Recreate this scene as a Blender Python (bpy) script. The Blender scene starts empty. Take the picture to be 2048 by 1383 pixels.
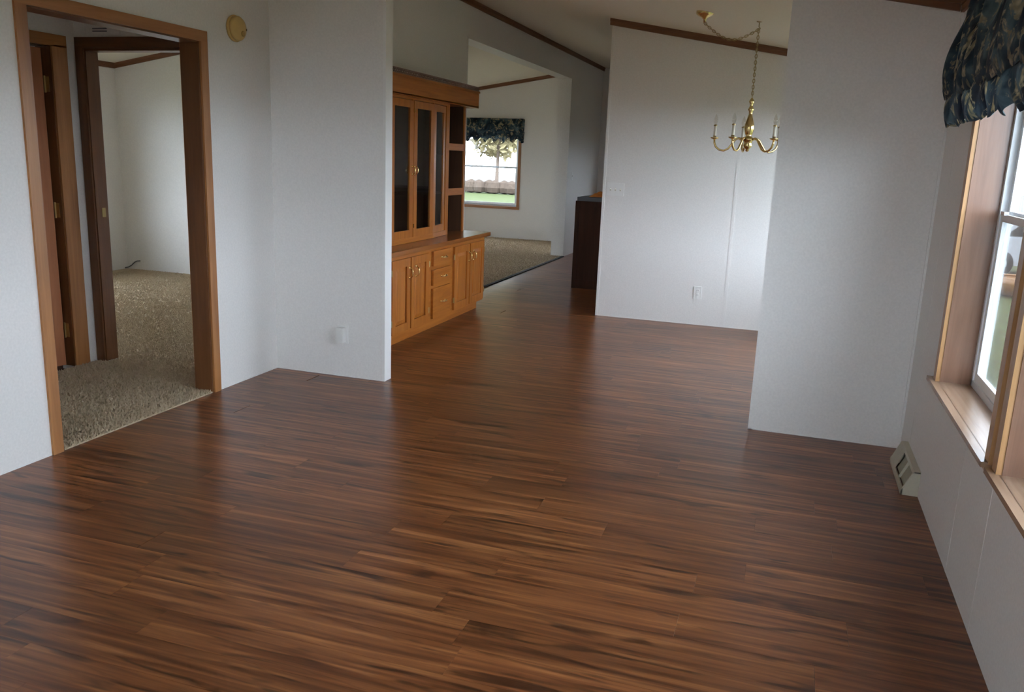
import bpy, bmesh, math, random
from mathutils import Vector, Matrix
random.seed(7)
C = bpy.context.scene
COL = C.collection
PI = math.pi

# ------------------------------------------------------------------ camera, sky, exposure
cd = bpy.data.cameras.new('camera'); cam = bpy.data.objects.new('camera', cd); COL.objects.link(cam)
cd.sensor_fit = 'HORIZONTAL'; cd.sensor_width = 36.0; cd.lens = 1676.43 * 36.0 / 2048.0
cd.clip_start = 0.05; cd.clip_end = 300
cam.matrix_world = Matrix(((0.94848833, -0.10475883, 0.29899076, 0.0),
                           (0.31455940, 0.19905934, -0.92813133, 0.0),
                           (0.03771305, 0.97437209, 0.22175834, 1.4817),
                           (0, 0, 0, 1)))
C.camera = cam

SKY = 15.5
w = bpy.data.worlds.new('overcast'); C.world = w; w.use_nodes = True
bg = w.node_tree.nodes['Background']
bg.inputs['Color'].default_value = (0.80, 0.90, 1.06, 1); bg.inputs['Strength'].default_value = SKY
C.view_settings.view_transform = 'Standard'
try: C.view_settings.look = 'None'
except Exception: pass
C.view_settings.exposure = 0.0
C.view_settings.gamma = 1.0
C.view_settings.use_curve_mapping = False
C.cycles.max_bounces = 14; C.cycles.diffuse_bounces = 7; C.cycles.glossy_bounces = 6
C.cycles.transparent_max_bounces = 16

# ------------------------------------------------------------------ material helpers
def lin(*c): return tuple(c) + (1.0,)

def new_mat(name):
    m = bpy.data.materials.new(name); m.use_nodes = True
    nt = m.node_tree; b = nt.nodes['Principled BSDF']
    return m, nt, b

def N(nt, typ, **kw):
    n = nt.nodes.new(typ)
    for k, v in kw.items():
        if k in n.inputs: n.inputs[k].default_value = v
        else: setattr(n, k, v)
    return n

def ramp(nt, stops, interp='LINEAR'):
    r = nt.nodes.new('ShaderNodeValToRGB'); r.color_ramp.interpolation = interp
    e = r.color_ramp.elements
    e[0].position, e[0].color = stops[0][0], lin(*stops[0][1])
    e[1].position, e[1].color = stops[-1][0], lin(*stops[-1][1])
    for p, c in stops[1:-1]:
        x = e.new(p); x.color = lin(*c)
    return r

def coords(nt, scale, rnd=False):
    tc = N(nt, 'ShaderNodeTexCoord'); mp = N(nt, 'ShaderNodeMapping'); mp.inputs['Scale'].default_value = scale
    nt.links.new(tc.outputs['Object'], mp.inputs['Vector'])
    if rnd:
        oi = N(nt, 'ShaderNodeObjectInfo'); ml = N(nt, 'ShaderNodeVectorMath', operation='SCALE')
        ml.inputs[0].default_value = (131.0, 67.0, 29.0)
        nt.links.new(oi.outputs['Random'], ml.inputs['Scale']); nt.links.new(ml.outputs[0], mp.inputs['Location'])
    return mp

def paint(name, col, rough=0.6, spec=0.3, bump=0.05, scale=60.0, var=0.04):
    m, nt, b = new_mat(name)
    mp = coords(nt, (1, 1, 1)); n = N(nt, 'ShaderNodeTexNoise', Scale=scale, Detail=5.0)
    nt.links.new(mp.outputs[0], n.inputs['Vector'])
    r = ramp(nt, [(0.3, tuple(c * (1 - var) for c in col)), (0.7, tuple(min(1, c * (1 + var)) for c in col))])
    nt.links.new(n.outputs['Fac'], r.inputs['Fac']); nt.links.new(r.outputs['Color'], b.inputs['Base Color'])
    b.inputs['Roughness'].default_value = rough; b.inputs['Specular IOR Level'].default_value = spec
    if bump:
        bp = N(nt, 'ShaderNodeBump', Strength=bump, Distance=0.002)
        nt.links.new(n.outputs['Fac'], bp.inputs['Height']); nt.links.new(bp.outputs['Normal'], b.inputs['Normal'])
    return m

def wood(name, stops, grain='Z', rough=0.4, spec=0.5, rnd=False, fine=1.0):
    """procedural wood whose grain runs along one axis of the object"""
    m, nt, b = new_mat(name)
    s = {'X': (1.2, 22, 22), 'Y': (22, 1.2, 22), 'Z': (22, 22, 1.2)}[grain]
    mp = coords(nt, tuple(v * fine for v in s), rnd)
    n1 = N(nt, 'ShaderNodeTexNoise', Scale=1.0, Detail=6.0, Roughness=0.62, Distortion=0.6)
    nt.links.new(mp.outputs[0], n1.inputs['Vector'])
    r = ramp(nt, stops)
    nt.links.new(n1.outputs['Fac'], r.inputs['Fac']); nt.links.new(r.outputs['Color'], b.inputs['Base Color'])
    b.inputs['Roughness'].default_value = rough; b.inputs['Specular IOR Level'].default_value = spec
    bp = N(nt, 'ShaderNodeBump', Strength=0.08, Distance=0.001)
    nt.links.new(n1.outputs['Fac'], bp.inputs['Height']); nt.links.new(bp.outputs['Normal'], b.inputs['Normal'])
    return m

def metal(name, col, rough=0.25):
    m, nt, b = new_mat(name)
    mp = coords(nt, (40, 40, 40)); n = N(nt, 'ShaderNodeTexNoise', Scale=1.0, Detail=3.0)
    nt.links.new(mp.outputs[0], n.inputs['Vector'])
    r = ramp(nt, [(0.3, (rough * 0.8,) * 3), (0.7, (rough * 1.25,) * 3)])
    nt.links.new(n.outputs['Fac'], r.inputs['Fac']); nt.links.new(r.outputs['Color'], b.inputs['Roughness'])
    b.inputs['Base Color'].default_value = lin(*col); b.inputs['Metallic'].default_value = 1.0
    return m

def glass(name, tint=(1, 1, 1), ior=1.45, rough=0.0, boost=0.0):
    m = bpy.data.materials.new(name); m.use_nodes = True; nt = m.node_tree
    nt.nodes.remove(nt.nodes['Principled BSDF']); out = nt.nodes['Material Output']
    t = N(nt, 'ShaderNodeBsdfTransparent'); t.inputs['Color'].default_value = lin(*tint)
    g = N(nt, 'ShaderNodeBsdfGlossy'); g.inputs['Roughness'].default_value = rough
    ge = N(nt, 'ShaderNodeNewGeometry'); dt = N(nt, 'ShaderNodeVectorMath', operation='DOT_PRODUCT')
    nt.links.new(ge.outputs['Normal'], dt.inputs[0]); nt.links.new(ge.outputs['Incoming'], dt.inputs[1])
    ab = N(nt, 'ShaderNodeMath', operation='ABSOLUTE'); nt.links.new(dt.outputs['Value'], ab.inputs[0])
    om = N(nt, 'ShaderNodeMath', operation='SUBTRACT', use_clamp=True); om.inputs[0].default_value = 1.0; nt.links.new(ab.outputs[0], om.inputs[1])
    pw = N(nt, 'ShaderNodeMath', operation='POWER'); pw.inputs[1].default_value = 5.0; nt.links.new(om.outputs[0], pw.inputs[0])
    f0 = ((ior - 1) / (ior + 1)) ** 2 + boost
    a = N(nt, 'ShaderNodeMath', operation='MULTIPLY_ADD', use_clamp=True); a.inputs[1].default_value = (1 - f0) * 0.8; a.inputs[2].default_value = f0
    nt.links.new(pw.outputs[0], a.inputs[0]); mx = N(nt, 'ShaderNodeMixShader'); nt.links.new(a.outputs[0], mx.inputs[0])
    nt.links.new(t.outputs[0], mx.inputs[1]); nt.links.new(g.outputs[0], mx.inputs[2]); nt.links.new(mx.outputs[0], out.inputs['Surface'])
    return m

M = {}
M['wall'] = paint('wall vinyl', (0.78, 0.757, 0.725), 0.55, 0.25, 0.06, 90)
M['ceiling'] = paint('ceiling texture', (0.76, 0.71, 0.60), 0.9, 0.1, 0.25, 140)
M['white'] = paint('white plastic', (0.80, 0.79, 0.76), 0.35, 0.4, 0.0, 30, 0.01)
M['cream'] = paint('cream enamel', (0.50, 0.46, 0.35), 0.4, 0.4, 0.02, 40, 0.03)
M['yellowed'] = paint('yellowed plastic', (0.66, 0.45, 0.16), 0.45, 0.4, 0.02, 25, 0.05)
M['frame'] = paint('vinyl window frame', (0.80, 0.83, 0.86), 0.3, 0.5, 0.0, 40, 0.01)
M['black'] = paint('dark recess', (0.02, 0.018, 0.016), 0.7, 0.2, 0.0, 20, 0.05)
OAK = [(0.28, (0.25, 0.098, 0.030)), (0.5, (0.36, 0.150, 0.046)), (0.72, (0.44, 0.20, 0.066))]
LOAK = [(0.28, (0.34, 0.17, 0.07)), (0.5, (0.46, 0.25, 0.105)), (0.72, (0.54, 0.31, 0.14))]
HOAK = [(0.28, (0.30, 0.085, 0.010)), (0.5, (0.40, 0.128, 0.018)), (0.72, (0.48, 0.172, 0.030))]
DOAK = [(0.28, (0.13, 0.05, 0.020)), (0.5, (0.19, 0.075, 0.030)), (0.72, (0.24, 0.10, 0.042))]
M['oak_z'] = wood('oak trim upright', OAK, 'Z', 0.38)
M['oak_x'] = wood('oak trim crosswise', OAK, 'X', 0.38)
M['oak_y'] = wood('oak trim lengthwise', OAK, 'Y', 0.38)
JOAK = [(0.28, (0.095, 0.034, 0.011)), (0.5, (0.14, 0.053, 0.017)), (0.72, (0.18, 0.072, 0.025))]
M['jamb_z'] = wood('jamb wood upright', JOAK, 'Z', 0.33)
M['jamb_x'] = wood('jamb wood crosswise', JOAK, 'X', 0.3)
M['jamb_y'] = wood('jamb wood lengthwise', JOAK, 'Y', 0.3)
WJ = [(0.28, (0.17, 0.085, 0.050)), (0.5, (0.24, 0.125, 0.077)), (0.72, (0.29, 0.16, 0.10))]
M['wj_z'] = wood('window jamb wood upright', WJ, 'Z', 0.26, 0.6)
M['wj_y'] = wood('window stool wood', [(0.28, (0.30, 0.18, 0.11)), (0.5, (0.38, 0.24, 0.15)), (0.72, (0.44, 0.29, 0.19))], 'Y', 0.24, 0.6)
M['crown_x'] = wood('brown ceiling trim crosswise', DOAK, 'X', 0.5)
M['crown_y'] = wood('brown ceiling trim lengthwise', DOAK, 'Y', 0.5)
M['slab'] = wood('reddish door veneer', [(0.28, (0.36, 0.125, 0.050)), (0.5, (0.46, 0.170, 0.070)), (0.72, (0.53, 0.21, 0.09))], 'Z', 0.45)
M['loak_z'] = wood('window oak upright', LOAK, 'Z', 0.3)
M['loak_y'] = wood('window oak lengthwise', LOAK, 'Y', 0.3)
M['hutch_z'] = wood('hutch oak upright', HOAK, 'Z', 0.33, 0.5, False, 1.4)
M['hutch_y'] = wood('hutch oak lengthwise', HOAK, 'Y', 0.33, 0.5, False, 1.4)
M['hutch_in'] = wood('hutch interior', [(0.28, (0.045, 0.018, 0.008)), (0.5, (0.065, 0.027, 0.012)), (0.72, (0.085, 0.036, 0.016))], 'Z', 0.5)  # oak darkened so the shade inside the hutch sits in its colour
M['counter'] = wood('hutch counter', [(0.28, (0.20, 0.065, 0.016)), (0.5, (0.27, 0.095, 0.025)), (0.72, (0.33, 0.12, 0.035))], 'Y', 0.22)
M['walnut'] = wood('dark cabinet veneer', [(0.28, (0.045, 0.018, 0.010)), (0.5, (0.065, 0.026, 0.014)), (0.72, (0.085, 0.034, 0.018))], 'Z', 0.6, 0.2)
M['laminate'] = paint('blue grey laminate', (0.11, 0.13, 0.15), 0.35, 0.5, 0.02, 200, 0.2)
M['brass'] = metal('polished brass', (0.78, 0.60, 0.27), 0.22)
M['brass_old'] = metal('aged brass', (0.42, 0.31, 0.14), 0.4)
M['steel'] = metal('dull metal', (0.55, 0.55, 0.55), 0.35)
M['candle'] = paint('candle sleeve', (0.74, 0.70, 0.60), 0.5, 0.3, 0.0, 20, 0.02)
M['bulb'] = glass('clear bulb', (0.9, 0.88, 0.84), 1.5)
M['pane'] = glass('window pane', (0.97, 0.985, 0.98), 1.25)
M['hpane'] = glass('hutch pane', (0.82, 0.83, 0.82), 1.5, 0.03, 0.07)
M['cord'] = paint('pale cord', (0.55, 0.46, 0.28), 0.5, 0.3, 0, 20)
M['cable'] = paint('grey cable', (0.16, 0.15, 0.17), 0.5, 0.3, 0, 20)
M['orange'] = paint('orange', (0.75, 0.27, 0.05), 0.5, 0.4, 0, 20, 0.08)
M['threshold'] = paint('dark joint', (0.03, 0.016, 0.010), 0.6, 0.3, 0, 20)

def plank_material():
    m, nt, b = new_mat('walnut vinyl plank')
    mp = coords(nt, (1, 1, 1), True)
    # long streaks, strip tone and dark figure
    m1 = N(nt, 'ShaderNodeMapping'); m1.inputs['Scale'].default_value = (1.5, 36, 1)
    n1 = N(nt, 'ShaderNodeTexNoise', Scale=1.0, Detail=5.0, Roughness=0.55, Distortion=0.5)
    m2 = N(nt, 'ShaderNodeMapping'); m2.inputs['Scale'].default_value = (2.8, 22, 1)
    n2 = N(nt, 'ShaderNodeTexNoise', Scale=1.0, Detail=2.0, Roughness=0.5, Distortion=0.9)
    for mm, nn in ((m1, n1), (m2, n2)):
        nt.links.new(mp.outputs[0], mm.inputs['Vector']); nt.links.new(mm.outputs[0], nn.inputs['Vector'])
    r1 = ramp(nt, [(0.28, (0.070, 0.021, 0.008)), (0.42, (0.140, 0.045, 0.015)), (0.56, (0.225, 0.080, 0.026)), (0.72, (0.39, 0.160, 0.054))])
    nt.links.new(n1.outputs['Fac'], r1.inputs['Fac'])
    r2 = ramp(nt, [(0.30, (0.20, 0.18, 0.20)), (0.44, (1, 1, 1))])
    nt.links.new(n2.outputs['Fac'], r2.inputs['Fac'])
    mx = N(nt, 'ShaderNodeMix', data_type='RGBA', blend_type='MULTIPLY'); mx.inputs['Factor'].default_value = 0.85
    nt.links.new(r1.outputs['Color'], mx.inputs['A']); nt.links.new(r2.outputs['Color'], mx.inputs['B'])
    oi = N(nt, 'ShaderNodeObjectInfo'); mr = N(nt, 'ShaderNodeMapRange')
    mr.inputs['To Min'].default_value = 0.78; mr.inputs['To Max'].default_value = 1.16
    nt.links.new(oi.outputs['Random'], mr.inputs['Value'])
    hs = N(nt, 'ShaderNodeHueSaturation'); nt.links.new(mr.outputs[0], hs.inputs['Value'])
    nt.links.new(mx.outputs['Result'], hs.inputs['Color']); nt.links.new(hs.outputs['Color'], b.inputs['Base Color'])
    b.inputs['Roughness'].default_value = 0.30; b.inputs['Specular IOR Level'].default_value = 0.45
    bp = N(nt, 'ShaderNodeBump', Strength=0.12, Distance=0.001)
    nt.links.new(n1.outputs['Fac'], bp.inputs['Height']); nt.links.new(bp.outputs['Normal'], b.inputs['Normal'])
    return m
M['plank'] = plank_material()

def carpet_material():
    m, nt, b = new_mat('beige carpet')
    mp = coords(nt, (1, 1, 1))
    n1 = N(nt, 'ShaderNodeTexNoise', Scale=95.0, Detail=3.0, Roughness=0.7)
    n2 = N(nt, 'ShaderNodeTexNoise', Scale=3.0, Detail=2.0)
    for n in (n1, n2): nt.links.new(mp.outputs[0], n.inputs['Vector'])
    r = ramp(nt, [(0.25, (0.36, 0.275, 0.18)), (0.5, (0.45, 0.355, 0.24)), (0.75, (0.53, 0.43, 0.305))])
    ad = N(nt, 'ShaderNodeMath', operation='MULTIPLY_ADD'); ad.inputs[1].default_value = 0.25; ad.inputs[2].default_value = -0.12
    nt.links.new(n2.outputs['Fac'], ad.inputs[0])
    a2 = N(nt, 'ShaderNodeMath', operation='ADD'); nt.links.new(n1.outputs['Fac'], a2.inputs[0]); nt.links.new(ad.outputs[0], a2.inputs[1])
    nt.links.new(a2.outputs[0], r.inputs['Fac']); nt.links.new(r.outputs['Color'], b.inputs['Base Color'])
    b.inputs['Roughness'].default_value = 0.95; b.inputs['Specular IOR Level'].default_value = 0.1
    bp = N(nt, 'ShaderNodeBump', Strength=0.45, Distance=0.005)
    nt.links.new(n1.outputs['Fac'], bp.inputs['Height']); nt.links.new(bp.outputs['Normal'], b.inputs['Normal'])
    return m
M['carpet'] = carpet_material()

def fabric_material():
    m = bpy.data.materials.new('navy floral fabric'); m.use_nodes = True; nt = m.node_tree
    b = nt.nodes['Principled BSDF']; out = nt.nodes['Material Output']
    mp = coords(nt, (1, 1, 1))
    n1 = N(nt, 'ShaderNodeTexNoise', Scale=13.0, Detail=4.0, Roughness=0.6, Distortion=1.1)
    n2 = N(nt, 'ShaderNodeTexNoise', Scale=7.0, Detail=3.0, Distortion=0.8)
    v = N(nt, 'ShaderNodeTexVoronoi', Scale=42.0)
    for n in (n1, n2, v): nt.links.new(mp.outputs[0], n.inputs['Vector'])
    base = ramp(nt, [(0.35, (0.018, 0.029, 0.050)), (0.51, (0.045, 0.082, 0.112)), (0.65, (0.15, 0.22, 0.245))])
    nt.links.new(n2.outputs['Fac'], base.inputs['Fac'])
    mask = ramp(nt, [(0.54, (0, 0, 0)), (0.60, (1, 1, 1))]); nt.links.new(n1.outputs['Fac'], mask.inputs['Fac'])
    tan = ramp(nt, [(0.1, (0.62, 0.55, 0.40)), (0.6, (0.34, 0.30, 0.20))]); nt.links.new(v.outputs['Distance'], tan.inputs['Fac'])
    mx = N(nt, 'ShaderNodeMix', data_type='RGBA'); nt.links.new(mask.outputs['Color'], mx.inputs['Factor'])
    nt.links.new(base.outputs['Color'], mx.inputs['A']); nt.links.new(tan.outputs['Color'], mx.inputs['B'])
    nt.links.new(mx.outputs['Result'], b.inputs['Base Color'])
    b.inputs['Roughness'].default_value = 0.75; b.inputs['Specular IOR Level'].default_value = 0.25
    b.inputs['Sheen Weight'].default_value = 0.15
    tr = N(nt, 'ShaderNodeBsdfTranslucent'); nt.links.new(mx.outputs['Result'], tr.inputs['Color'])
    ms = N(nt, 'ShaderNodeMixShader'); ms.inputs[0].default_value = 0.48
    nt.links.new(b.outputs[0], ms.inputs[1]); nt.links.new(tr.outputs[0], ms.inputs[2]); nt.links.new(ms.outputs[0], out.inputs['Surface'])
    return m
M['fabric'] = fabric_material()

def screen_material():
    m = bpy.data.materials.new('insect screen mesh'); m.use_nodes = True; nt = m.node_tree
    b = nt.nodes['Principled BSDF']; out = nt.nodes['Material Output']
    mp = coords(nt, (900, 900, 900)); n = N(nt, 'ShaderNodeTexNoise', Scale=1.0); nt.links.new(mp.outputs[0], n.inputs['Vector'])
    r = ramp(nt, [(0.3, (0.30,) * 3), (0.7, (0.36,) * 3)]); nt.links.new(n.outputs['Fac'], r.inputs['Fac'])
    b.inputs['Base Color'].default_value = lin(0.17, 0.175, 0.18); b.inputs['Roughness'].default_value = 0.7
    t = N(nt, 'ShaderNodeBsdfTransparent'); ms = N(nt, 'ShaderNodeMixShader'); nt.links.new(r.outputs['Color'], ms.inputs[0])
    nt.links.new(t.outputs[0], ms.inputs[1]); nt.links.new(b.outputs[0], ms.inputs[2]); nt.links.new(ms.outputs[0], out.inputs['Surface'])
    return m
M['screen'] = screen_material()
M['grass'] = paint('lawn grass', (0.045, 0.055, 0.020), 0.9, 0.1, 0.5, 6, 0.35)
M['gravel'] = paint('pale gravel', (0.085, 0.08, 0.072), 0.9, 0.1, 0.4, 30, 0.15)
M['bark'] = paint('tree bark', (0.12, 0.09, 0.07), 0.9, 0.1, 0.5, 20, 0.3)
M['leaf_y'] = paint('yellowing leaves', (0.20, 0.165, 0.085), 0.7, 0.2, 0, 4, 0.4)
M['leaf_g'] = paint('green leaves', (0.15, 0.15, 0.08), 0.7, 0.2, 0, 4, 0.4)
M['siding'] = paint('pale car paint', (0.26, 0.26, 0.27), 0.35, 0.5, 0, 10, 0.03)
M['canoe'] = paint('orange hull', (0.22, 0.11, 0.045), 0.4, 0.4, 0, 10, 0.06)
M['hedge'] = paint('brown hedge', (0.055, 0.040, 0.030), 0.95, 0.1, 0.4, 12, 0.3)

# ------------------------------------------------------------------ object helpers
LOC = {}
def tag(o, label=None, cat=None, group=None, kind=None):
    if label: o['label'] = label
    if cat: o['category'] = cat
    if group: o['group'] = group
    if kind: o['kind'] = kind
    return o

def empty(name, loc, label=None, cat=None, group=None, kind=None):
    o = bpy.data.objects.new(name, None); COL.objects.link(o); o.location = loc
    o.empty_display_size = 0.05
    LOC[o.name] = Vector(loc)
    return tag(o, label, cat, group, kind)

def root_loc(p):
    while p is not None:
        if p.name in LOC: return LOC[p.name]
        p = p.parent
    return Vector((0, 0, 0))

class MB:
    def __init__(s): s.bm = bmesh.new()
    def box(s, x0, x1, y0, y1, z0, z1):
        x0, x1 = min(x0, x1), max(x0, x1); y0, y1 = min(y0, y1), max(y0, y1); z0, z1 = min(z0, z1), max(z0, z1)
        v = [s.bm.verts.new(p) for p in ((x0, y0, z0), (x1, y0, z0), (x1, y1, z0), (x0, y1, z0), (x0, y0, z1), (x1, y0, z1), (x1, y1, z1), (x0, y1, z1))]
        for f in ((3, 2, 1, 0), (4, 5, 6, 7), (0, 1, 5, 4), (1, 2, 6, 5), (2, 3, 7, 6), (3, 0, 4, 7)):
            s.bm.faces.new([v[i] for i in f])
        return s
    def prism(s, pts, vec):
        """polygon pts (3d, planar) extruded along vec"""
        vec = Vector(vec); a = [s.bm.verts.new(p) for p in pts]; b = [s.bm.verts.new(Vector(p) + vec) for p in pts]
        n = len(pts); s.bm.faces.new(a[::-1]); s.bm.faces.new(b)
        for i in range(n): s.bm.faces.new((a[i], a[(i + 1) % n], b[(i + 1) % n], b[i]))
        return s
    def tube(s, path, r, seg=8, cap=True):
        path = [Vector(p) for p in path]; rings = []
        rr = r if isinstance(r, (list, tuple)) else [r] * len(path)
        up = Vector((0, 0, 1)); prev = None
        for i, p in enumerate(path):
            t = (path[min(i + 1, len(path) - 1)] - path[max(i - 1, 0)]).normalized()
            if prev is None:
                a = up if abs(t.z) < 0.9 else Vector((1, 0, 0)); u = t.cross(a).normalized()
            else:
                u = (prev - t * prev.dot(t)).normalized()
            prev = u; v = t.cross(u)
            rings.append([s.bm.verts.new(p + (u * math.cos(2 * PI * k / seg) + v * math.sin(2 * PI * k / seg)) * rr[i]) for k in range(seg)])
        for a, b in zip(rings, rings[1:]):
            for k in range(seg): s.bm.faces.new((a[k], a[(k + 1) % seg], b[(k + 1) % seg], b[k]))
        if cap:
            s.bm.faces.new(rings[0][::-1]); s.bm.faces.new(rings[-1])
        return s
    def lathe(s, prof, base=(0, 0, 0), seg=20, axis='Z'):
        base = Vector(base); rings = []
        for r, h in prof:
            ring = []
            for k in range(seg):
                a = 2 * PI * k / seg; c, d = r * math.cos(a), r * math.sin(a)
                p = {'Z': (c, d, h), 'X': (h, c, d), 'Y': (d, h, c)}[axis]
                ring.append(s.bm.verts.new(base + Vector(p)))
            rings.append(ring)
        for a, b in zip(rings, rings[1:]):
            for k in range(seg): s.bm.faces.new((a[k], a[(k + 1) % seg], b[(k + 1) % seg], b[k]))
        s.bm.faces.new(rings[0][::-1]); s.bm.faces.new(rings[-1])
        return s
    def build(s, name, mat, parent=None, bevel=0.0, smooth=False, kind=None, label=None):
        bm = s.bm
        if bevel:
            es = [e for e in bm.edges if len(e.link_faces) == 2 and e.calc_face_angle(0) > 0.5]
            bmesh.ops.bevel(bm, geom=es, offset=bevel, segments=1, affect='EDGES', clamp_overlap=True)
        bmesh.ops.recalc_face_normals(bm, faces=bm.faces)
        off = root_loc(parent)
        if off.length: bmesh.ops.translate(bm, vec=-off, verts=bm.verts)
        me = bpy.data.meshes.new(name); bm.to_mesh(me); bm.free()
        if smooth:
            for p in me.polygons: p.use_smooth = True
        me.materials.append(mat)
        o = bpy.data.objects.new(name, me); COL.objects.link(o)
        if parent is not None: o.parent = parent
        if kind: o['kind'] = kind
        if label: o['label'] = label
        return o

def struct(o, label, cat): return tag(o, label, cat, kind='structure')

# ------------------------------------------------------------------ main dimensions
XL, XR = -3.235, 0.699         # marriage wall face, window wall face
XX = -7.37; XV = -4.40         # far outside wall
YS = 4.808                     # partition (two stub walls)
YF = 7.869                     # dining room end wall
YE = 14.5                      # end wall of the house
YB = -2.4                      # wall behind the camera
XB = -3.355                    # rear face of the marriage wall
def ZR(x): return 2.300 + 0.1715 * (XR - x)
ZP = ZR(XL)
def ZLf(x): return ZP - 0.167 * (XL - 0.19 - x)

# ------------------------------------------------------------------ structure: floor with planks
PW, PL, PT = 0.1524, 1.2, 0.004
fl = MB().box(XL, XR + 0.1, YB, YE, -0.06, -PT).build('floor', M['threshold'])
struct(fl, 'dark brown walnut plank floor running through the living and dining rooms', 'floor')
def plank_mesh(L, nm='plank'):
    b = MB(); g = 0.0003; h = 0.0005
    b.prism([(g, g, -PT), (L - g, g, -PT), (L - g, PW - g, -PT), (g, PW - g, -PT)], (0, 0, PT - h))
    x0, x1, y0, y1 = g, L - g, g, PW - g
    bm = b.bm; bm.faces.ensure_lookup_table()
    top = [v for v in bm.verts if abs(v.co.z + h) < 1e-6]
    f = [f for f in bm.faces if all(v in top for v in f.verts)]
    r = bmesh.ops.inset_region(bm, faces=f, thickness=0.0007)
    for v in f[0].verts: v.co.z = 0.0
    bmesh.ops.recalc_face_normals(bm, faces=bm.faces)
    me = bpy.data.meshes.new(nm); bm.to_mesh(me); bm.free(); me.materials.append(M['plank']); return me
PM = {}
far_parts = []
npl = 0
row = -29
rng = random.Random(5)
while True:
    y = 2.012 + row * PW
    if y > YE - 0.01: break
    off = rng.random() * PL
    if row == 3: off = (-0.215 - XL) % PL
    if row == 0: off = (-0.822 - XL) % PL
    x = XL - (PL - off if off > 0 else 0)
    while x < XR - 0.001:
        a, bb = max(x, XL), min(x + PL, XR)
        if bb - a > 0.03:
            if 1.35 < y < 10.2:
                key = round(bb - a, 2)
                if key not in PM: PM[key] = plank_mesh(bb - a)
                o = bpy.data.objects.new('plank', PM[key]); COL.objects.link(o); o.parent = fl
                o.location = (a, y, 0); npl += 1
            else: far_parts.append((a, bb, y))
        x += PL
    row += 1
b = MB()
for a, bb, y in far_parts: b.box(a + 0.0005, bb - 0.0005, y + 0.0005, y + PW - 0.0005, -PT, 0)
b.build('plank_field', M['plank'], fl, kind='stuff')

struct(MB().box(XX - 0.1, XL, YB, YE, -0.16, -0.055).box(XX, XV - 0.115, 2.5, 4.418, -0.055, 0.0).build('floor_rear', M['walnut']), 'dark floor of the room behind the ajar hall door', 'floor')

# ------------------------------------------------------------------ structure: ceiling
b = MB()
b.prism([(XR + 0.5, YB - 0.2, ZR(XR + 0.5)), (XL, YB - 0.2, ZP), (XL, YB - 0.2, ZP + 0.15), (XR + 0.5, YB - 0.2, ZR(XR + 0.5) + 0.15)], (0, YE - YB + 0.5, 0))
b.prism([(XL, YB - 0.2, ZP), (XL - 0.19, YB - 0.2, ZP), (XX - 0.5, YB - 0.2, ZLf(XX - 0.5)), (XX - 0.5, YB - 0.2, ZLf(XX - 0.5) + 0.15), (XL, YB - 0.2, ZP + 0.15)], (0, YE - YB + 0.5, 0))
struct(b.build('ceiling', M['ceiling']), 'off-white sloped ceiling rising from the window wall to the centre', 'ceiling')

# ------------------------------------------------------------------ structure: walls
def xwall(name, x0, x1, y0, y1, zf, holes=(), label='', zb=-0.02):
    """wall running along X under a sloped ceiling, with rectangular holes (x0,x1,z0,z1)"""
    b = MB(); cuts = sorted({x0, x1} | {h[0] for h in holes} | {h[1] for h in holes})
    for a, c in zip(cuts, cuts[1:]):
        hs = [h for h in holes if h[0] <= a + 1e-6 and h[1] >= c - 1e-6]
        if hs:
            h = hs[0]
            if h[2] > zb + 0.001: b.box(a, c, y0, y1, zb, h[2])
            b.prism([(a, y0, h[3]), (c, y0, h[3]), (c, y0, zf(c) + 0.03), (a, y0, zf(a) + 0.03)], (0, y1 - y0, 0))
        else:
            b.prism([(a, y0, zb), (c, y0, zb), (c, y0, zf(c) + 0.03), (a, y0, zf(a) + 0.03)], (0, y1 - y0, 0))
    return struct(b.build(name, M['wall']), label, 'wall')
def ywall(name, x0, x1, y0, y1, top, holes=(), label='', zb=-0.02):
    b = MB(); cuts = sorted({y0, y1} | {h[0] for h in holes} | {h[1] for h in holes})
    for a, c in zip(cuts, cuts[1:]):
        hs = [h for h in holes if h[0] <= a + 1e-6 and h[1] >= c - 1e-6]
        if hs:
            h = hs[0]
            if h[2] > zb + 0.001: b.box(x0, x1, a, c, zb, h[2])
            b.box(x0, x1, a, c, h[3], top)
        else: b.box(x0, x1, a, c, zb, top)
    return struct(b.build(name, M['wall']), label, 'wall')

WT = 0.14
ADDED_BACKW = [(-2.75, -1.85), (-0.75, 0.15)]
WIN = [  # y0, y1, z0, z1 of the glazed openings in the right wall
    (2.925, 3.965, 0.585, 1.99), (1.725, 2.765, 0.585, 1.99), (0.525, 1.565, 0.585, 1.99),
    (5.50, 6.45, 0.585, 1.99), (6.56, 7.51, 0.585, 1.99), (10.6, 11.3, 1.15, 1.85)]
wr = ywall('wall_right', XR, XR + WT, YB, YE, 2.36, WIN, 'white vinyl wall with the tall oak-trimmed windows at the right')
wl = ywall('wall_left', XB, XL, YB, YS + 0.04, ZP + 0.02, [(2.985, 4.135, -0.02, 2.045)], 'white wall at the left around the wide cased doorway')
ywall('wall_centre', XL - 0.19, XL, YS + 0.04, YE, ZP + 0.02, [(8.21, 12.42, -0.02, 2.62)], 'white wall behind the oak hutch with a broad opening to the carpeted room')
xwall('wall_partition', XL, -2.424, YS, YS + 0.085, ZR, (), 'short white partition wall left of the hutch with an outlet')
xwall('wall_stub', -0.1014, XR, YS, YS + 0.085, ZR, (), 'tall white partition wall beside the windows at right')
xwall('wall_dining', -1.696, XR, YF, YF + 0.10, ZR, (), 'white end wall of the dining area behind the chandelier')
xwall('wall_kitchen', XL, XR, YE, YE + WT, ZR, [(-2.25, -1.75, 0.75, 1.75)], 'white kitchen wall at the far end')
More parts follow.
